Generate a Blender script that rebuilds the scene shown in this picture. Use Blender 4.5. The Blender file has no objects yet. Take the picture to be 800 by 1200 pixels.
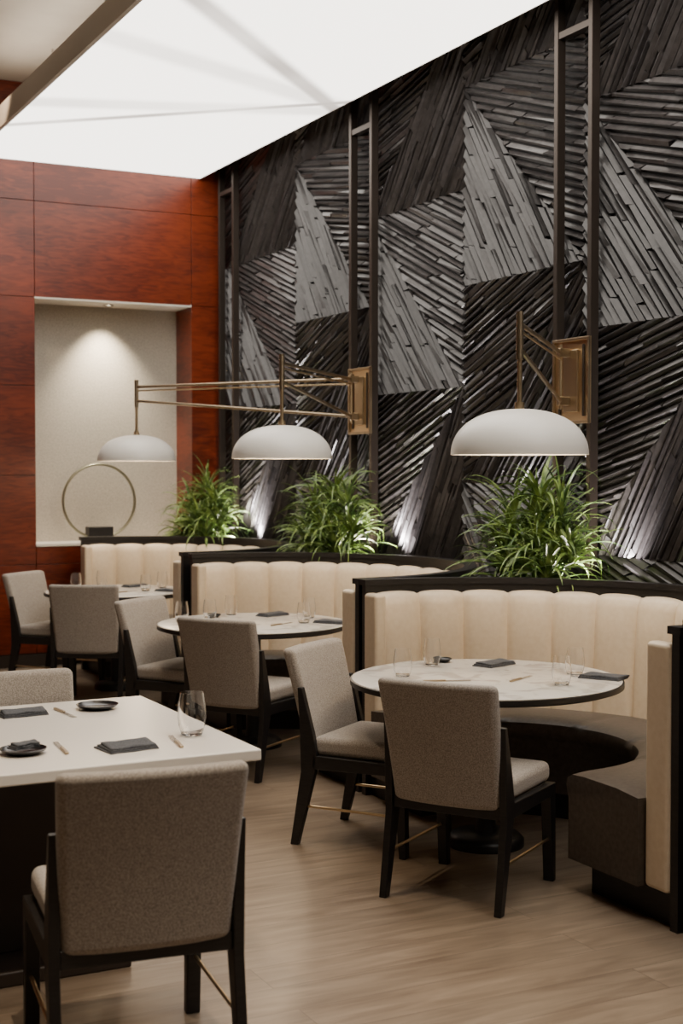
import bpy, bmesh, math, random
from mathutils import Vector, Matrix
random.seed(7)
D=bpy.data
COL=bpy.context.scene.collection
R=math.radians

# ------------------------------------------------------------------ helpers
def link(o,parent=None):
    COL.objects.link(o)
    if parent: o.parent=parent
    return o
def empty(name,loc=(0,0,0),rz=0,parent=None):
    e=D.objects.new(name,None); e.empty_display_size=.1
    e.location=loc; e.rotation_euler=(0,0,rz); return link(e,parent)
def mesh_obj(name,verts,faces,mat=None,parent=None,smooth=False,loc=None,rz=0):
    m=D.meshes.new(name); m.from_pydata([tuple(v) for v in verts],[],faces); m.update()
    if smooth:
        for p in m.polygons: p.use_smooth=True
    o=D.objects.new(name,m)
    if mat: m.materials.append(mat)
    if loc is not None: o.location=loc
    o.rotation_euler=(0,0,rz)
    return link(o,parent)
def fixn(o):
    bm=bmesh.new(); bm.from_mesh(o.data); bmesh.ops.recalc_face_normals(bm,faces=bm.faces); bm.to_mesh(o.data); bm.free(); return o
def bevel(o,w,seg=3,smooth=True):
    b=o.modifiers.new('bevel','BEVEL'); b.width=w; b.segments=seg; b.limit_method='ANGLE'
    if smooth:
        for p in o.data.polygons: p.use_smooth=True
        b.harden_normals=True
    return o
def box(name,a,b,mat,parent=None,bev=0,seg=2):
    x0,y0,z0=a;x1,y1,z1=b
    v=[(x0,y0,z0),(x1,y0,z0),(x1,y1,z0),(x0,y1,z0),(x0,y0,z1),(x1,y0,z1),(x1,y1,z1),(x0,y1,z1)]
    f=[(0,3,2,1),(4,5,6,7),(0,1,5,4),(1,2,6,5),(2,3,7,6),(3,0,4,7)]
    o=mesh_obj(name,v,f,mat,parent)
    if bev: bevel(o,bev,seg)
    return o
def prism(name,pts,y0,y1,mat,parent=None,bev=0):
    n=len(pts)
    v=[(p[0],y0,p[1]) for p in pts]+[(p[0],y1,p[1]) for p in pts]
    f=[tuple(range(n)),tuple(range(2*n-1,n-1,-1))]+[(i,i+n,(i+1)%n+n,(i+1)%n) for i in range(n)]
    o=fixn(mesh_obj(name,v,f,mat,parent))
    if bev: bevel(o,bev,2)
    return o
def lathe(name,prof,mat,parent=None,seg=48,loc=None,closed=False):
    v=[];f=[]
    n=len(prof)
    for i in range(seg):
        a=2*math.pi*i/seg
        for r,z in prof: v.append((r*math.cos(a),r*math.sin(a),z))
    for i in range(seg):
        j=(i+1)%seg
        for k in range(n if closed else n-1):
            k2=(k+1)%n
            f.append((i*n+k,j*n+k,j*n+k2,i*n+k2))
    o=mesh_obj(name,v,f,mat,parent,True,loc)
    bm=bmesh.new(); bm.from_mesh(o.data); bmesh.ops.remove_doubles(bm,verts=bm.verts,dist=1e-6)
    bmesh.ops.recalc_face_normals(bm,faces=bm.faces); bm.to_mesh(o.data); bm.free()
    for p in o.data.polygons: p.use_smooth=True
    m=o.modifiers.new('es','EDGE_SPLIT'); m.split_angle=R(50)
    return o
def tube(name,p,q,r,mat,parent=None,seg=16,r2=None):
    p=Vector(p);q=Vector(q);d=(q-p); d.normalize()
    up=Vector((0,0,1)) if abs(d.z)<.95 else Vector((1,0,0))
    a=d.cross(up).normalized(); b=d.cross(a)
    if r2 is None:r2=r
    v=[]
    for c,rr in ((p,r),(q,r2)):
        for i in range(seg):
            t=2*math.pi*i/seg; v.append(c+a*rr*math.cos(t)+b*rr*math.sin(t))
    f=[(i,(i+1)%seg,(i+1)%seg+seg,i+seg) for i in range(seg)]+[tuple(range(seg-1,-1,-1)),tuple(range(seg,2*seg))]
    o=fixn(mesh_obj(name,v,f,mat,parent,True))
    m=o.modifiers.new('es','EDGE_SPLIT'); m.split_angle=R(50)
    return o

# ------------------------------------------------------------------ materials
def newmat(name,col=(.5,.5,.5),rough=.5,metal=0,**kw):
    m=D.materials.new(name); m.use_nodes=True
    b=m.node_tree.nodes['Principled BSDF']
    b.inputs['Base Color'].default_value=(*col,1); b.inputs['Roughness'].default_value=rough; b.inputs['Metallic'].default_value=metal
    for k,v in kw.items(): b.inputs[k.replace('_',' ')].default_value=v
    return m
def N(m,t,**kw):
    n=m.node_tree.nodes.new(t)
    for k,v in kw.items():
        if k in n.inputs: n.inputs[k].default_value=v
        else: setattr(n,k,v)
    return n
def L(m,a,b): m.node_tree.links.new(a,b)
def bsdf(m): return m.node_tree.nodes['Principled BSDF']
def noise_col(m,c1,c2,scale=(1,1,1),nscale=5,detail=6,lo=.35,hi=.65,bump=0,bdist=.005,coord='Object',rough=None,dist=0):
    tc=N(m,'ShaderNodeTexCoord'); mp=N(m,'ShaderNodeMapping'); mp.inputs['Scale'].default_value=scale
    L(m,tc.outputs[coord],mp.inputs[0])
    nz=N(m,'ShaderNodeTexNoise'); nz.inputs['Scale'].default_value=nscale; nz.inputs['Detail'].default_value=detail; nz.inputs['Distortion'].default_value=dist
    L(m,mp.outputs[0],nz.inputs['Vector'])
    cr=N(m,'ShaderNodeValToRGB'); cr.color_ramp.elements[0].position=lo; cr.color_ramp.elements[1].position=hi
    cr.color_ramp.elements[0].color=(*c1,1); cr.color_ramp.elements[1].color=(*c2,1)
    L(m,nz.outputs[0],cr.inputs[0]); L(m,cr.outputs[0],bsdf(m).inputs['Base Color'])
    if bump:
        bp=N(m,'ShaderNodeBump'); bp.inputs['Strength'].default_value=bump; bp.inputs['Distance'].default_value=bdist
        L(m,nz.outputs[0],bp.inputs['Height']); L(m,bp.outputs[0],bsdf(m).inputs['Normal'])
    return nz,cr
black=newmat('black_wood',(.012,.011,.011),.42)
noise_col(black,(.008,.007,.007),(.016,.014,.014),(1,1,8),20,4)
bronze=newmat('dark_bronze',(.06,.046,.037),.42,.6)
brass=newmat('brushed_brass',(.74,.57,.35),.32,1)
agedbrass=newmat('aged_brass',(.46,.36,.24),.35,1)
cream=newmat('cream_leather',(.70,.56,.41),.40)
noise_col(cream,(.77,.635,.46),(.82,.69,.52),(1,1,1),40,5,bump=.12,bdist=.002)
dleather=newmat('dark_leather',(.06,.047,.038),.42)
noise_col(dleather,(.065,.052,.042),(.095,.077,.064),(1,1,1),50,5,bump=.15,bdist=.002)
fabric=newmat('tweed_fabric',(.3,.26,.22),.95)
noise_col(fabric,(.25,.22,.19),(.47,.42,.37),(1,1,1),230,3,.37,.63,bump=.4,bdist=.002)
fabric.node_tree.nodes['Principled BSDF'].inputs['Sheen Weight'].default_value=.2
quartz=newmat('white_quartz',(.78,.75,.70),.22)
noise_col(quartz,(.56,.52,.48),(.80,.77,.72),(1,1,1),5,9,.38,.5,dist=1.6)
tablewhite=newmat('white_laminate',(.80,.76,.70),.3)
darkwood=newmat('dark_walnut',(.03,.02,.015),.5)
shade=newmat('white_enamel',(.88,.84,.77),.38)
napk=newmat('slate_napkin',(.07,.075,.085),.95)
noise_col(napk,(.06,.065,.075),(.115,.12,.135),(1,1,1),220,2,bump=.4,bdist=.001)
ceram=newmat('black_ceramic',(.01,.01,.012),.25)
steel=newmat('polished_steel',(.6,.58,.55),.22,1)
glass=newmat('clear_glass',(1,1,1),.0); bsdf(glass).inputs['Transmission Weight'].default_value=1; bsdf(glass).inputs['IOR'].default_value=1.45
ringm=newmat('patinated_metal',(.24,.23,.16),.35,.85)
soil=newmat('soil',(.02,.014,.01),.95)
ceil_m=newmat('ceiling_paint',(.5,.46,.4),.9)
noise_col(ceil_m,(.40,.355,.30),(.44,.395,.335),(1,1,1),3,3)
trimm=newmat('cream_trim',(.76,.71,.63),.6)
plain=newmat('taupe_wall_paint',(.25,.2,.16),.8)
noise_col(plain,(.17,.13,.10),(.20,.155,.12),(1,1,1),3,3)
charc=newmat('charcoal_wall_paint',(.012,.011,.011),.8)
carv=newmat('carved_charcoal_wood',(.04,.037,.036),.31)
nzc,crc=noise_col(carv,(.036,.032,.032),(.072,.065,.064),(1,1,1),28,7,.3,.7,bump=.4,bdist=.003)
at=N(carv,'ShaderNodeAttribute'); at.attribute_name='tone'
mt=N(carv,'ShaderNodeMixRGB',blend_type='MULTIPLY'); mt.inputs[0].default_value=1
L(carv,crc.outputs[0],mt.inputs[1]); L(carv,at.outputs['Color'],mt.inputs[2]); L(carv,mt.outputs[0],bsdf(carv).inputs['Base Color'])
grass=newmat('woven_wallcovering',(.5,.45,.38),.9)
noise_col(grass,(.39,.35,.285),(.57,.52,.44),(1,1,1),110,5,.36,.64,bump=.25,bdist=.003)
red=newmat('red_makore_veneer',(.25,.05,.02),.3)
tc=N(red,'ShaderNodeTexCoord')
mp=N(red,'ShaderNodeMapping'); mp.inputs['Scale'].default_value=(6,6,34); L(red,tc.outputs['Object'],mp.inputs[0])
n1=N(red,'ShaderNodeTexNoise'); n1.inputs['Scale'].default_value=1.0; n1.inputs['Detail'].default_value=5; n1.inputs['Distortion'].default_value=1.2; L(red,mp.outputs[0],n1.inputs['Vector'])
mp2=N(red,'ShaderNodeMapping'); mp2.inputs['Scale'].default_value=(.5,.5,1.3); L(red,tc.outputs['Object'],mp2.inputs[0])
n2=N(red,'ShaderNodeTexNoise'); n2.inputs['Scale'].default_value=2; n2.inputs['Detail'].default_value=3; L(red,mp2.outputs[0],n2.inputs['Vector'])
ad=N(red,'ShaderNodeMath',operation='ADD'); L(red,n1.outputs[0],ad.inputs[0]); L(red,n2.outputs[0],ad.inputs[1])
cr=N(red,'ShaderNodeValToRGB'); cr.color_ramp.elements[0].position=.38; cr.color_ramp.elements[1].position=.6
cr.color_ramp.elements[0].color=(.080,.0095,.0028,1); cr.color_ramp.elements[1].color=(.20,.031,.008,1)
hf=N(red,'ShaderNodeMath',operation='MULTIPLY'); hf.inputs[1].default_value=.5; L(red,ad.outputs[0],hf.inputs[0]); L(red,hf.outputs[0],cr.inputs[0]); L(red,cr.outputs[0],bsdf(red).inputs['Base Color'])
flo=newmat('oak_plank_floor',(.3,.2,.13),.33)
tc=N(flo,'ShaderNodeTexCoord')
br=N(flo,'ShaderNodeTexBrick'); br.offset=.37; br.inputs['Scale'].default_value=1; br.inputs['Brick Width'].default_value=1.8; br.inputs['Row Height'].default_value=.19
br.inputs['Mortar Size'].default_value=.0014; br.inputs['Color1'].default_value=(0,0,0,1); br.inputs['Color2'].default_value=(1,1,1,1); br.inputs['Mortar'].default_value=(.5,.5,.5,1)
L(flo,tc.outputs['Object'],br.inputs['Vector'])
mp=N(flo,'ShaderNodeMapping'); mp.inputs['Scale'].default_value=(1.2,9,1); L(flo,tc.outputs['Object'],mp.inputs[0])
ofs=N(flo,'ShaderNodeVectorMath',operation='ADD'); L(flo,mp.outputs[0],ofs.inputs[0]); 
sc=N(flo,'ShaderNodeVectorMath',operation='SCALE'); sc.inputs['Scale'].default_value=13; L(flo,br.outputs['Color'],sc.inputs[0]); L(flo,sc.outputs[0],ofs.inputs[1])
n1=N(flo,'ShaderNodeTexNoise'); n1.inputs['Scale'].default_value=2.2; n1.inputs['Detail'].default_value=8; n1.inputs['Distortion'].default_value=.6; L(flo,ofs.outputs[0],n1.inputs['Vector'])
cr=N(flo,'ShaderNodeValToRGB'); e=cr.color_ramp.elements; e[0].position=.3; e[1].position=.72; e[0].color=(.18,.13,.09,1); e[1].color=(.33,.255,.185,1); L(flo,n1.outputs[0],cr.inputs[0])
mx=N(flo,'ShaderNodeMixRGB',blend_type='MULTIPLY'); mx.inputs[0].default_value=.14; L(flo,cr.outputs[0],mx.inputs[1]); L(flo,br.outputs['Color'],mx.inputs[2])
mx2=N(flo,'ShaderNodeMixRGB',blend_type='MIX'); mx2.inputs[2].default_value=(.12,.085,.06,1); L(flo,br.outputs['Fac'],mx2.inputs[0]); L(flo,mx.outputs[0],mx2.inputs[1]); L(flo,mx2.outputs[0],bsdf(flo).inputs['Base Color'])
bp=N(flo,'ShaderNodeBump'); bp.inputs['Strength'].default_value=.12; bp.inputs['Distance'].default_value=.003; L(flo,n1.outputs[0],bp.inputs['Height']); L(flo,bp.outputs[0],bsdf(flo).inputs['Normal'])
leaf=newmat('green_leaf',(.08,.2,.04),.36)
noise_col(leaf,(.045,.10,.022),(.28,.40,.10),(1,1,1),12,4,.38,.66)
def emit(name,col,s):
    m=D.materials.new(name); m.use_nodes=True; nt=m.node_tree; nt.nodes.clear()
    o=nt.nodes.new('ShaderNodeOutputMaterial'); e=nt.nodes.new('ShaderNodeEmission'); e.inputs[0].default_value=(*col,1); e.inputs[1].default_value=s
    nt.links.new(e.outputs[0],o.inputs[0]); return m
bulb=emit('warm_lamp_glow',(1,.72,.42),6)
dlm=emit('downlight_glow',(1,.85,.65),8)
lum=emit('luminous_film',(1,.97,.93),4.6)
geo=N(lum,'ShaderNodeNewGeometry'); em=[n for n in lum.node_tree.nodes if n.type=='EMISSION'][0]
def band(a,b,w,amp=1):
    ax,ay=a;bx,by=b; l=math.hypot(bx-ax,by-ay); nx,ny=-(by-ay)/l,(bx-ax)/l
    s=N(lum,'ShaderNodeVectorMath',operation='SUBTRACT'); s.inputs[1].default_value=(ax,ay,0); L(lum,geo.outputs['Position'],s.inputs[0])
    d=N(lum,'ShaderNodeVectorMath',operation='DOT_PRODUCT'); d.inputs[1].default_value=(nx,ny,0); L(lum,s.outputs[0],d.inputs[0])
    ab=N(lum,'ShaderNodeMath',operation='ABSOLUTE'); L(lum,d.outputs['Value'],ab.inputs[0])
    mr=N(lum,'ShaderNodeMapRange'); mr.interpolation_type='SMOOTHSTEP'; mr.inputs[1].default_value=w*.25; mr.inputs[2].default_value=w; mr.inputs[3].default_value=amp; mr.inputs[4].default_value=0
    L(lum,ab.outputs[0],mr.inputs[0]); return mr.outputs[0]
shadow_bands=[band((2.71,7.08),(4.45,8.82),.12,.87),band((2.66,10.23),(4.4,8.71),.07,.9),band((2.6,8.0),(4.4,8.75),.2,.45),band((2.6,9.6),(4.4,8.95),.2,.45)]  # soft bar silhouettes: shade painted into the film's emission colour
acc=shadow_bands[0]
for b_ in shadow_bands[1:]:
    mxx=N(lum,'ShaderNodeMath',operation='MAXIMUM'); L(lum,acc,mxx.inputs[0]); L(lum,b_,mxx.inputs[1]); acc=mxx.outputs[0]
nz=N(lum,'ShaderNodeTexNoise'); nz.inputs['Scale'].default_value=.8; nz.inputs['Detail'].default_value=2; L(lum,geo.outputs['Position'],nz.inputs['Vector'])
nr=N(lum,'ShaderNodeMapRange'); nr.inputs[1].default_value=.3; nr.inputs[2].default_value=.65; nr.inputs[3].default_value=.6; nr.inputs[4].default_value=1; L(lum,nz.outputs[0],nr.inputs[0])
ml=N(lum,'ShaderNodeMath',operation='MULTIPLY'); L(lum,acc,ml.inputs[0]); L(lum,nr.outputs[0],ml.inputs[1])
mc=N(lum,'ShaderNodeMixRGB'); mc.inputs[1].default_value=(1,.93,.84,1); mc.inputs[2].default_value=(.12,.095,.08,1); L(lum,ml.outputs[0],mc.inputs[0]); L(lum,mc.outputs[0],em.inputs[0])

# ------------------------------------------------------------------ room shell
W=4.72; B=11.5; H=4.87; X0=-3.2; Y0=-2.2
box('floor',(X0,Y0,-.1),(W+.2,B+.8,0),flo)
box('ceiling',(X0,Y0,H),(W+.2,B+.8,H+.1),ceil_m)
box('wall_right',(W,Y0,0),(W+.15,B+.8,H),charc)
box('wall_left',(X0-.15,Y0,0),(X0,B+.8,H),plain)
box('wall_rear',(X0,Y0-.15,0),(W,Y0,H),plain)
NX0,NX1,NZ0,NZ1=3.01,4.407,1.03,3.09
wb=empty('wall_back')
T=.022; yb=B+T
box('core_left',(X0,yb,0),(NX0-.004,yb+.4,H),darkwood,wb)
box('core_right',(NX1+.004,yb,0),(W,yb+.4,H),darkwood,wb)
box('core_low',(NX0-.004,yb,0),(NX1+.004,yb+.4,NZ0-.02),darkwood,wb)
box('core_top',(NX0-.004,yb,NZ1+.02),(NX1+.004,yb+.4,H),darkwood,wb)
cols=[-3.2,-1.5,0,1.5,NX0,NX1,W]; rows=[0,.11,.86,1.61,2.36,3.10,3.9,H]
g=.002
k=0
for i in range(len(cols)-1):
    for j in range(1,len(rows)-1):
        xa,xb=cols[i]+g,cols[i+1]-g; za,zb=rows[j]+g,rows[j+1]-g
        if i==4:
            if j in (2,3): 
                if j==2: zb=NZ0-.021
                else: continue
            elif j==4: continue
        k+=1
        box('panel_%d'%k,(xa,B,za),(xb,yb,zb),red,wb,.002,1)
box('reveal_right',(NX1,B+.001,NZ0),(NX1+.004,yb+.4,NZ1),red,wb)
box('reveal_left',(NX0-.004,B+.001,NZ0),(NX0,yb+.4,NZ1),red,wb)
box('reveal_top',(NX0,B+.001,NZ1),(NX1,yb+.4,NZ1+.02),trimm,wb)
box('niche_back',(NX0,yb+.37,NZ0),(NX1,yb+.4,NZ1),grass,wb)
box('niche_sill',(NX0,B-.01,NZ0-.02),(NX1,yb+.4,NZ0),tablewhite,wb)
box('baseboard_back',(X0,B-.008,0),(3.2,B+T,.105),darkwood)
dn=empty('downlight',(3.70,11.66,NZ1-.004))
lathe('trim_ring',[(.045,0.004),(.045,-.004),(.032,-.004),(.03,.002)],steel,dn)
lathe('lens',[(0,.001),(.031,.001)],dlm,dn)

lb=empty('luminous_ceiling')
LX0,LX1,LZ=2.48,4.485,4.22
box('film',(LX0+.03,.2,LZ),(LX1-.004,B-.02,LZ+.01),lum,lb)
box('frame_left',(LX0,.17,LZ-.004),(LX0+.03,B-.005,LZ+.15),trimm,lb)
box('frame_right',(LX1-.004,.17,LZ-.001),(LX1,B-.005,LZ+.15),trimm,lb)
box('frame_near',(LX0,.17,LZ-.004),(LX1,.2,LZ+.15),trimm,lb)
box('lid',(LX0,.17,LZ+.15),(LX1,B-.005,LZ+.16),trimm,lb)
for i,y in enumerate((1.5,4.5,7.5,10.5)):
    tube('hanger_%d'%i,(2.9,y,LZ+.16),(2.9,y,H),.008,steel,lb)
    tube('hanger_b%d'%i,(4.1,y,LZ+.16),(4.1,y,H),.008,steel,lb)
al=D.lights.new('ceiling_fill','AREA'); al.shape='RECTANGLE'; al.size=.15; al.size_y=10; al.energy=60; al.color=(1,.9,.78)  # unseen area light added above the lid to brighten the main ceiling
ao=D.objects.new('ceiling_fill',al); ao.location=(2.75,5.9,LZ+.19); ao.rotation_euler=(R(180),R(-20),0); link(ao,lb)

# ------------------------------------------------------------------ carved wall relief
def clip(poly,nx,ny,c):
    out=[]
    for i in range(len(poly)):
        p=poly[i];q=poly[(i+1)%len(poly)]
        dp=nx*p[0]+ny*p[1]-c; dq=nx*q[0]+ny*q[1]-c
        if dp<=0: out.append(p)
        if (dp<0)!=(dq<0) and dp!=dq:
            t=dp/(dp-dq)
            out.append((p[0]+(q[0]-p[0])*t,p[1]+(q[1]-p[1])*t))
    return out
# square panels, staggered from column to column, each split on a diagonal into two carved fields
S=1.245
fields=[]
edges=[B-.01,9.965,8.72,7.475,6.23,4.985,3.74,2.495,1.25,.1]
for ci in range(len(edges)-1):
    y1,y0=edges[ci],edges[ci+1]
    off=.94 if ci%2==0 else .33
    if ci>=4: off+=.25*(ci%3)
    z=off-S
    rj=0
    while z<H:
        za,zb=max(.05,z),min(H-.01,z+S)
        if zb-za>.02:
            xl,xr=-y1,-y0
            cl=(xl+xr)/2; czm=z+S/2
            sgn=1 if (ci+rj)%2 else -1
            rect=[(xl,za),(xr,za),(xr,zb),(xl,zb)]
            th=sgn*45
            dx,dy=math.cos(R(th)),math.sin(R(th)); nx,ny=-dy,dx
            c=nx*cl+ny*czm
            A=clip(rect,nx,ny,c); Bp=clip(rect,-nx,-ny,-c)
            o1=random.uniform(2,16); o2=random.uniform(20,36)
            if sgn<0: fields.append((A,sgn*(45+o1))); fields.append((Bp,sgn*(45-o2)))
            else: fields.append((A,sgn*(45+o1))); fields.append((Bp,sgn*(45-o2)))
        z+=S; rj+=1
V=[];F=[];TN=[]
for (poly,ang) in fields:
    if len(poly)<3: continue
    sx=sum(p[0] for p in poly)/len(poly); sz=sum(p[1] for p in poly)/len(poly)
    a=R(ang); ux,uy=math.cos(a),math.sin(a); vx,vy=-uy,ux
    loc=[((p[0]-sx)*ux+(p[1]-sz)*uy,(p[0]-sx)*vx+(p[1]-sz)*vy) for p in poly]
    u0=min(p[0] for p in loc);u1=max(p[0] for p in loc);v0=min(p[1] for p in loc);v1=max(p[1] for p in loc)
    wd=.044; v=v0-wd
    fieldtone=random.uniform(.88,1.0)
    if ang<-40: fieldtone*=.72  # shade put into the colour of steep fields that catch too much light
    while v<v1:
        w=wd*random.uniform(.85,1.15)
        u=u0-random.uniform(0,.5)
        while u<u1:
            l=random.uniform(.28,.60)
            pk=random.uniform(.44,.64)
            hc=random.uniform(.022,.036)
            h0=.009
            tl=random.uniform(-.028,.028)
            sk=random.uniform(.02,.06)
            tone=fieldtone*random.uniform(.62,1.2)
            dj=random.uniform(-.008,.008); dk=random.uniform(-.008,.008)
            gp=.010
            e0=random.uniform(-.004,.006); e1=random.uniform(-.004,.006)
            A=(u-.012,v+gp+e0);Bq=(u+l-.012,v+gp+e1)
            C=(u-.012+sk*.5,v+w*pk+dj);Dq=(u+l-.012+sk*.5,v+w*pk+dk)
            E=(u-.012+sk,v+w);G=(u+l-.012+sk,v+w)
            for (q,side) in (([A,Bq,Dq,C],0),([C,Dq,G,E],1)):
                def hh(p,side=side):
                    uu=(p[0]-u)/l
                    cv=v+w*pk+dj+(dk-dj)*uu
                    if side==0: t=(p[1]-v-gp)/max(1e-4,cv-v-gp)
                    else: t=(v+w-p[1])/max(1e-4,v+w-cv)
                    t=max(0,min(1,t))
                    return h0+(hc-h0+tl*(p[0]-u-l/2))*t
                pq=q
                n=len(loc)
                for i in range(n):
                    p0=loc[i];p1=loc[(i+1)%n]
                    ex,ey=p1[0]-p0[0],p1[1]-p0[1]
                    nx,ny=ey,-ex
                    pq=clip(pq,nx,ny,nx*p0[0]+ny*p0[1])
                    if len(pq)<3: break
                if len(pq)>=3:
                    b0=len(V); m=len(pq)
                    for base in (0,1):
                        for p in pq:
                            X=sx+p[0]*ux+p[1]*vx; Z=sz+p[0]*uy+p[1]*vy
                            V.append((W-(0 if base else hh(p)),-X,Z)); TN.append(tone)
                    F.append(tuple(range(b0,b0+m)))
                    for i in range(m):
                        i2=(i+1)%m
                        F.append((b0+i,b0+m+i,b0+m+i2,b0+i2))
            u+=l
        v+=w
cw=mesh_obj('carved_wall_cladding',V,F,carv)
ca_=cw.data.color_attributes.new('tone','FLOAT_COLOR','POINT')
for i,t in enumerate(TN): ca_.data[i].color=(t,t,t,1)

box('trim_1',(4.60,1.0,0),(W-.048,B-.001,.98),black,None,.004)

# ------------------------------------------------------------------ wall rails
RY=[6.23,8.72,11.22,3.73]
DX=W-4.65
def rails(y):
    e=empty('bronze_rail_frame',(0,y,0))
    for s in (-1,1):
        box('post_%d'%(s+2),(4.545+DX,s*.155-.018,.98),(4.60+DX,s*.155+.018,H),bronze,e,.003,1)
    for i,z in enumerate((1.15,4.07)):
        box('crossbar_%d'%i,(4.55+DX,-.137,z-.018),(4.595+DX,.137,z+.018),bronze,e)
    return e
for y in RY: rails(y)

# ------------------------------------------------------------------ lamps
PX=4.545
def bracket(e,y):
    yy=y-.016
    box('backplate',(4.609,yy-.165,1.91),(4.6145,yy+.165,2.38),brass,e,.001)
    for s in (-1,1):
        box('cheek_%d'%(s+1),(4.595,yy+s*.157-.008,1.91),(4.609,yy+s*.157+.008,2.38),agedbrass,e,.002)
    for i,z in enumerate((1.918,2.372)):
        box('lip_%d'%i,(4.595,yy-.149,z-.008),(4.609,yy+.149,z+.008),agedbrass,e,.002)
    box('inner_box',(4.596,yy-.062,1.975),(4.609,yy+.062,2.315),agedbrass,e,.003)
    box('inner_bar_1',(4.602,yy-.115,1.95),(4.609,yy-.100,2.34),bronze,e)
    box('inner_bar_2',(4.602,yy+.100,1.95),(4.609,yy+.115,2.34),bronze,e)
    for i,z in enumerate((2.035,2.30)):
        box('knuckle_%d'%i,(PX-.018,y-.018,z-.024),(4.597,y+.018,z+.024),agedbrass,e,.004)
    tube('pivot',(PX,y,1.99),(PX,y,2.345),.012,brass,e)
def dome(e,c,py,nm,up=2.31):
    x,y=c; zr=1.725; Rr=.308; Hh=.205
    pr=[]
    n=18
    for i in range(n+1):
        t=i/n*math.pi/2; pr.append((Rr*math.cos(t)**.85 if i<n else 0.0,zr+Hh*math.sin(t)**.95))
    inn=[(max(0,r-.007) if r>0 else 0,z-.007 if i>0 else z) for i,(r,z) in enumerate(pr)][::-1]
    o=lathe(nm+'_shade',pr+inn[0:],shade,e,64); o.location=(x,y,0)
    o=lathe(nm+'_diffuser',[(0,zr+.05),(.12,zr+.05),(.125,zr+.06),(.12,zr+.07)],bulb,e,32); o.location=(x,y,0)
    tube(nm+'_socket',(x,y,zr+.07),(x,y,zr+Hh-.008),.03,brass,e)
    tube(nm+'_collar',(x,y,zr+Hh-.004),(x,y,zr+Hh+.03),.022,brass,e)
    tube(nm+'_stem',(x,y,zr+Hh+.02),(x,y,2.22),.011,brass,e)
    tube(nm+'_sleeve',(x,y,2.15),(x,y,up+.055),.0165,agedbrass,e)
    tube(nm+'_arm_upper',(x,y,up),(PX,py,up-.01),.011,agedbrass,e)
    tube(nm+'_arm_upper_rod',(x,y,up-.03),(PX,py,up-.045),.006,brass,e)
    tube(nm+'_arm_lower',(x,y,2.2),(PX,py,2.035),.011,agedbrass,e)
    li=D.lights.new(nm+'_light','POINT'); li.energy=13; li.color=(1,.76,.50); li.shadow_soft_size=.08
    lo=D.objects.new(nm+'_light',li); link(lo,e); lo.location=(x,y,zr-.01)
la=empty('swing_arm_wall_lamp'); bracket(la,6.23); dome(la,(3.54,5.16),6.23,'dome')
la2=empty('swing_arm_wall_lamp'); bracket(la2,8.72); dome(la2,(3.55,7.73),8.72,'near'); dome(la2,(3.55,10.48),8.72,'far')

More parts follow.
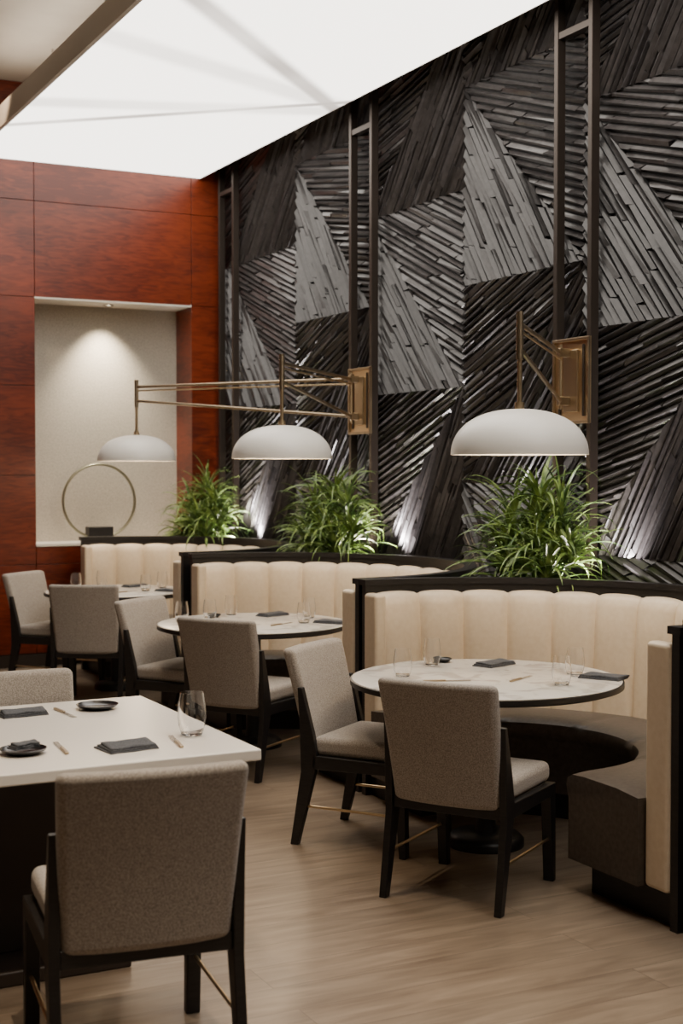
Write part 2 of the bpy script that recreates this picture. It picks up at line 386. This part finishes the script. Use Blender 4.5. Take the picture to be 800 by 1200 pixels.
# ------------------------------------------------------------------ booths
def sweep(name,frames,prof,mat,parent,bul=None,closed=True):
    n=len(prof); v=[];f=[]
    for fr in frames:
        ox,oy,nx,ny,t=fr
        for i,(r,z) in enumerate(prof):
            if bul:
                dr,dz=bul[i]; r2=r+dr*t; z2=z+dz*t
            else: r2,z2=r,z
            v.append((ox+nx*r2,oy+ny*r2,z2))
    for a in range(len(frames)-1):
        for i in range(n if closed else n-1):
            j=(i+1)%n
            f.append((a*n+i,(a+1)*n+i,(a+1)*n+j,a*n+j))
    if closed:
        f.append(tuple(range(n))); f.append(tuple(range((len(frames)-1)*n+n-1,(len(frames)-1)*n-1,-1)))
    o=fixn(mesh_obj(name,v,f,mat,parent,True))
    m=o.modifiers.new('es','EDGE_SPLIT'); m.split_angle=R(45)
    return o
def booth(cy,cx=3.335):
    e=empty('curved_banquette_booth',(cx,cy,0))
    ext=.008
    def frames(nch,per,bf,ex=ext):
        fr=[]
        N_=nch*per
        tot=math.pi*1.05+2*ex
        for k in range(N_+1):
            s=k/N_*tot; ph=(k%per)/per
            t=bf(ph)
            if s<ex: fr.append((-(ex-s),0,0,-1,t))
            elif s>tot-ex: fr.append((-(s-(tot-ex)),0,0,1,t))
            else:
                a=-math.pi/2+(s-ex)/1.05; fr.append((0,0,math.cos(a),math.sin(a),t))
        return fr
    ch=lambda p: (max(0,1-(2*p-1)**2))**.5
    flat=lambda p:0
    fs=frames(48,1,flat,ext+.03)
    sweep('frame_shell',fs,[(1.16,.0),(1.2,.0),(1.2,1.085),(1.16,1.085)],black,e)
    sweep('cap_rail',frames(48,1,flat,ext+.04),[(1.145,1.072),(1.215,1.072),(1.215,1.10),(1.145,1.10)],black,e)
    prof=[(1.158,.42),(1.158,1.01),(1.145,1.022),(1.125,1.026),(1.10,1.021),(1.088,1.003),(1.08,.97),(1.066,.85),(1.057,.7),(1.047,.55),(1.042,.42)]
    bul=[(0,0),(0,0),(0,.010),(-.004,.016),(-.012,.016),(-.024,.012),(-.033,.006),(-.036,0),(-.036,0),(-.036,0),(-.036,0)]
    sweep('channel_back',frames(15,12,ch),prof,cream,e,bul)
    for s in (-1,1):
        y0,y1=sorted((s*1.03,s*1.158))
        box('arm_pad_%d'%(s+2),(-ext-.045,y0,.13),(-ext+.02,y1,1.035),cream,e,.02,4)
    sp=[(1.045,.13),(1.045,.455),(.9,.468),(.7,.47),(.63,.465),(.60,.45),(.59,.42),(.60,.385),(.605,.37),(.605,.13)]
    sb=[(0,0),(0,0),(0,.008),(0,.008),(-.004,.008),(-.008,.006),(-.008,0),(-.004,0),(-.0,0),(0,0)]
    ch2=lambda p:(max(0,1-(2*p-1)**8))
    sweep('seat',frames(5,16,ch2,ext+.07),[(r if r<1 else 1.028,z) for r,z in sp],dleather,e,sb)
    sweep('plinth',frames(48,1,flat,ext-.005),[(.66,0),(1.16,0),(1.16,.13),(.66,.13)],black,e)
    return e
for cy in (5.005,7.44,9.98): booth(cy)
pt=empty('booth_end_partition')
box('panel',(3.31,3.62,0),(4.59,3.775,1.10),black,pt,.004)
box('cap',(3.29,3.60,1.10),(4.59,3.785,1.13),black,pt,.004)

# ------------------------------------------------------------------ round tables
TAB=[(3.34,5.12,.60),(3.30,7.60,.575),(3.25,10.08,.54)]
def rtable(x,y,r):
    e=empty('round_pedestal_table',(x,y,0))
    lathe('edge_band',[(0,.705),(r-.03,.705),(r,.715),(r,.737),(r-.006,.739),(0,.739)],black,e,96)
    lathe('top',[(0,.7385),(r-.008,.7385),(r-.008,.7405),(r-.012,.742),(0,.742)],quartz,e,96)
    lathe('column',[(0,.02),(.06,.02),(.05,.06),(.045,.1),(.045,.68),(.16,.695),(.17,.705),(0,.705)],black,e,32)
    lathe('base',[(0,0),(.17,0),(.17,.03),(.15,.05),(.06,.06),(0,.06)],black,e,48)
for t in TAB: rtable(*t)

# ------------------------------------------------------------------ chairs
def chair(x,y,ang,sc=1):
    e=empty('dining_chair',(x,y,0),R(ang)); e.scale=(sc,sc,sc)
    box('seat',(-.20,-.235,.40),(.26,.235,.485),fabric,e,.03,4)
    box('seat_frame',(-.19,-.225,.355),(.235,.225,.402),black,e,.006)
    nu,nv=14,10; v=[];f=[]
    th=.062
    for side in (0,1):
        for j in range(nv+1):
            z=.375+(.865-.375)*j/nv; t=j/nv
            hw=.224+.022*t
            for i in range(nu+1):
                s=-1+2*i/nu
                xx=-.195-.085*t-.03*(t**2)+.022*(s*s) - (th if side else 0)
                v.append((xx,s*hw,z))
    n=(nu+1)*(nv+1)
    for j in range(nv):
        for i in range(nu):
            a=j*(nu+1)+i
            f.append((a,a+1,a+nu+2,a+nu+1)); f.append((n+a,n+a+nu+1,n+a+nu+2,n+a+1))
    for i in range(nu):
        a=i; f.append((a,n+a,n+a+1,a+1)); a=nv*(nu+1)+i; f.append((a,a+1,n+a+1,n+a))
    for j in range(nv):
        a=j*(nu+1); b=a+nu+1; f.append((a,b,n+b,n+a)); a+=nu;b+=nu; f.append((a,n+a,n+b,b))
    o=fixn(mesh_obj('backrest',v,f,fabric,e,True)); bm=o.modifiers.new('bevel','BEVEL'); bm.width=.024; bm.segments=4; bm.limit_method='ANGLE'; bm.angle_limit=R(50); bm.harden_normals=True
    for s in (-1,1):
        y0,y1=sorted((s*.226,s*.256))
        prism('back_leg_%d'%(s+2),[(-.262,.70),(-.240,.70),(-.185,.50),(-.165,.40),(-.175,.33),(-.262,0),(-.298,0),(-.245,.33),(-.248,.42),(-.252,.55)],y0,y1,black,e,.004)
        prism('side_rail_%d'%(s+2),[(-.19,.345),(.25,.35),(.255,.40),(-.19,.405)],y0,y1,black,e,.004)
        y0,y1=sorted((s*.213,s*.256))
        prism('front_leg_%d'%(s+2),[(.195,.40),(.255,.40),(.262,.0),(.230,.0)],y0,y1,black,e,.004)
        tube('stretcher_%d'%(s+2),(-.235,s*.238,.175),(.235,s*.238,.175),.006,brass,e)
    box('rear_apron',(-.235,-.226,.345),(-.185,.226,.395),black,e,.004)
    return e
chair(2.94,4.61,33)
chair(2.95,5.42,-54)
chair(3.02,7.03,34)
chair(2.96,7.88,-54)
chair(2.92,9.54,58)
chair(2.88,10.38,-50)
chair(1.23,3.71,83,1.03)
chair(1.32,5.08,-88)

# ------------------------------------------------------------------ square table
st=empty('square_dining_table',(1.21,4.70,0))
box('top',(-.6,-.6,.712),(.6,.6,.75),tablewhite,st,.006,2)
box('column',(-.19,-.14,.05),(.09,.14,.705),darkwood,st,.006)
box('support_plate',(-.35,-.3,.695),(.3,.3,.713),black,st)
box('base',(-.35,-.32,0),(.25,.32,.05),darkwood,st,.008)

# ------------------------------------------------------------------ tableware
def tumbler(x,y,z,s=1.0):
    pr=[(0,0),(.024,0),(.031,.004),(.039,.03),(.042,.055),(.040,.085),(.034,.125),(.0325,.125),(.0385,.085),(.0403,.055),(.0373,.031),(.029,.010),(0,.008)]
    o=lathe('stemless_wine_glass',[(a*s,b*s) for a,b in pr],glass,None,40); o.location=(x,y,z+.0003); return o
def napkin(x,y,z,a,w=.19,d=.11):
    e=empty('folded_napkin',(x,y,z),R(a))
    for k in range(3):
        nx,ny=14,8;v=[];f=[]
        zz=.0015+k*.0055
        for s in (0,1):
            for j in range(ny+1):
                for i in range(nx+1):
                    X=(-.5+i/nx)*w*(1-.03*k)+.004*k; Y=(-.5+j/ny)*d*(1-.05*k)+.003*math.sin(i*.7+k)
                    wob=.003*math.sin(i*.5+k*2)*math.cos(j*.5) if (s and k==2) else 0
                    v.append((X+Y*.08*k,Y,zz-.0015+(.0052 if s else 0)+max(0,wob)))
        n=(nx+1)*(ny+1)
        for j in range(ny):
            for i in range(nx):
                a_=j*(nx+1)+i; f.append((a_,a_+nx+1,a_+nx+2,a_+1)); f.append((n+a_,n+a_+1,n+a_+nx+2,n+a_+nx+1))
        for i in range(nx):
            a_=i; f.append((a_,a_+1,n+a_+1,n+a_)); a_=ny*(nx+1)+i; f.append((a_,n+a_,n+a_+1,a_+1))
        for j in range(ny):
            a_=j*(nx+1);b_=a_+nx+1; f.append((a_,n+a_,n+b_,b_)); a_+=nx;b_+=nx; f.append((a_,b_,n+b_,n+a_))
        mesh_obj('fold_%d'%k,v,f,napk,e,True)
def dish(x,y,z,r=.075):
    o=lathe('black_dish',[(0,0),(r*.6,0),(r*.95,.012),(r,.018),(r*.97,.0185),(r*.88,.012),(r*.55,.006),(0,.006)],ceram,None,40); o.location=(x,y,z+.0003)
def knife(x,y,z,a):
    e=empty('table_knife',(x,y,z),R(a))
    prism('blade',[(0,.001),(.11,.001),(.11,.003),(0,.003)],-.008,.008,steel,e)
    prism('handle',[(-.10,.0005),(0,.0005),(0,.009),(-.10,.008)],-.006,.006,agedbrass,e,.002)
z3=.7422
for (x,y) in ((3.02,5.30),(3.32,5.55),(3.50,4.78),(3.72,4.98)): tumbler(x,y,z3)
for (x,y,a) in ((3.58,5.42,20),(3.78,4.86,-60)): napkin(x,y,z3,a)
knife(3.44,5.0,z3,30); knife(3.12,5.10,z3,-20); dish(3.42,5.62,z3,.045)
for (x,y) in ((3.12,7.85),(3.34,8.04),(3.55,7.42),(3.70,7.66),(2.92,7.80)): tumbler(x,y,z3)
for (x,y,a) in ((3.56,7.90,20),(3.70,7.36,-55),(3.02,7.38,40)): napkin(x,y,z3,a)
knife(3.40,7.42,z3,30); dish(3.2,7.98,z3,.045)
for (x,y) in ((3.00,10.30),(3.26,10.48),(3.43,9.93),(3.64,10.15)): tumbler(x,y,z3)
for (x,y,a) in ((3.48,10.34,20),(3.58,9.84,-55)): napkin(x,y,z3,a)
knife(3.28,9.92,z3,30)
zs=.7502
tumbler(1.69,4.42,zs,1.18)
napkin(1.42,4.31,zs,8,.17,.13); napkin(1.27,5.08,zs,5,.17,.11)
dish(1.10,4.38,zs,.075); dish(1.56,5.08,zs,.08)
napkin(1.10,4.38,zs+.0185,20,.09,.05)
knife(1.60,4.33,zs,80); knife(1.23,4.40,zs,85); knife(1.42,5.04,zs,-85)

def spot(name,loc,target,energy,size,color=(1,.9,.78),blend=.6,rad=.03,parent=None):
    l=D.lights.new(name,'SPOT'); l.energy=energy; l.spot_size=R(size); l.spot_blend=blend; l.color=color; l.shadow_soft_size=rad
    o=D.objects.new(name,l); o.location=loc
    o.rotation_euler=(Vector(target)-Vector(loc)).to_track_quat('-Z','Y').to_euler()
    link(o,parent); return o
# ------------------------------------------------------------------ plants
def plant(x,y,ya,ybb,scale=1):
    e=empty('potted_dracaena',(x,y,0))
    box('planter',(4.28-x,ya-y,0),(4.585-x,ybb-y,.97),black,e,.006)
    box('soil',(4.295-x,ya-y+.015,.965),(4.57-x,ybb-y-.015,.985),soil,e)
    V=[];F=[]
    ros=[(0,0,.53),(-.09,.14,.41),(.02,-.15,.44),(.07,.15,.49),(-.12,-.11,.30),(-.06,.02,.24),(.0,.24,.28),(.0,-.26,.25),(-.14,.05,.15),(-.1,-.2,.13),(-.1,.22,.12)]
    for (rx,ry,rz) in ros:
        rz*=scale
        tube('stem',(rx*.5,ry*.4,.975),(rx,ry,.985+rz),.009,leaf,e,8)
        for k in range(52):
            az=random.uniform(0,2*math.pi); el=R(random.uniform(5,86)); Ln=random.uniform(.26,.42)*scale
            w=random.uniform(.0075,.013); droop=random.uniform(.9,2.8)
            p=Vector((rx,ry,.975+rz*random.uniform(.6,1.05)))
            n=10; seg=Ln/n; ca,sa=math.cos(az),math.sin(az); b0=len(V)
            side=Vector((-sa,ca,0)); tw=random.uniform(-.6,.6)
            for i in range(n+1):
                t=i/n; ww=w*(min(1,.4+t*3))*(1-t**2.2)+.0005
                d=Vector((ca*math.cos(el),sa*math.cos(el),math.sin(el)))
                up=side.cross(d)
                s2=(side*math.cos(tw)+up*math.sin(tw))
                for q in (p-s2*ww,p-up*ww*.35,p+s2*ww):
                    V.append((min(q.x+x,4.60)-x,q.y,q.z))
                el-=droop/n*(.3+1.4*t)
                p=p+d*seg
            for i in range(n):
                for c in (0,1):
                    a=b0+i*3+c; F.append((a,a+1,a+4,a+3))
    mesh_obj('leaves',V,F,leaf,e,True)
    u=empty('planter_uplight',(4.50-x,-.22,.985),0,e)
    lathe('can',[(0,0),(.028,0),(.028,.04),(.024,.04),(.022,.03),(0,.03)],black,u,24)
    spot('planter_beam',(0,0,.05),(-.1,.22,1.0),46,130,(1,.92,.74),.8,.03,u)
plant(4.40,6.20,5.99,6.57)
plant(4.38,8.64,8.47,9.05)
plant(4.36,11.02,10.99,11.46,.95)

for y in (5.78,6.68,8.18,9.14,10.66,3.4,4.3):
    u=empty('uplight',(4.630,y,.9805))
    lathe('can',[(0,0),(.028,0),(.028,.04),(.024,.04),(.022,.03),(0,.03)],black,u,24)
    spot('uplight_beam',(-.02,0,.055),(.035,0,1.2),62,100,(1,.92,.92),1,.03,u)

# ring sculpture
rs=empty('ring_sculpture',(3.62,11.70,NZ0))
v=[];f=[];MR,mr_=.322,.011
for i in range(96):
    a=2*math.pi*i/96
    for j in range(12):
        b=2*math.pi*j/12; r=MR+mr_*math.cos(b); v.append((r*math.cos(a),mr_*1.6*math.sin(b),r*math.sin(a)+MR+.03))
for i in range(96):
    for j in range(12): f.append((i*12+j,((i+1)%96)*12+j,((i+1)%96)*12+(j+1)%12,i*12+(j+1)%12))
fixn(mesh_obj('ring',v,f,ringm,rs,True))
box('base',(-.11,-.06,0),(.11,.06,.13),black,rs,.006)

# ------------------------------------------------------------------ lights
spot('niche_beam',(3.70,11.66,NZ1-.03),(3.70,11.88,1.7),190,88,(1,.86,.66),1,.04)
def added_down(x,y,e,size=60,col=(1,.79,.56),z=H,tgt=None):  # unseen ceiling spots with fixtures, added for light on furniture and walls
    d=empty('downlight',(x,y,z))  # added unseen fixture, there only for its light
    lathe('trim_ring',[(.07,.0),(.07,-.006),(.05,-.006),(.048,.0)],steel,d,32)
    lathe('lens',[(0,-.002),(.048,-.002)],dlm,d,32)
    spot('beam',(0,0,-.03),tgt or (0,0,-3),e,size,col,.6,.06,d)
added_down(1.0,2.3,380,50,(1,.81,.60),H,(.05,.35,-3))
added_down(1.2,4.9,220,50)
added_down(2.1,4.2,90,50)
added_down(2.0,6.8,150,50)
added_down(2.0,9.4,90,50)
added_down(-.5,3.5,80,70); added_down(-.5,7.5,80,70)
added_down(2.1,9.7,160,40,(1,.72,.48),H,(1.0,1.8,-1.0))

w=D.worlds.new('world'); bpy.context.scene.world=w; w.use_nodes=True
w.node_tree.nodes['Background'].inputs[0].default_value=(.5,.4,.3,1); w.node_tree.nodes['Background'].inputs[1].default_value=.05

c=D.cameras.new('camera'); co=D.objects.new('camera',c); link(co)
co.location=(0,0,1.66); co.rotation_euler=(R(90-1.77),0,-math.atan2(.456,.890))
c.sensor_width=36; c.lens=48.6; c.clip_start=.05
c.dof.use_dof=True; c.dof.focus_distance=5.9; c.dof.aperture_fstop=3.2
bpy.context.scene.camera=co
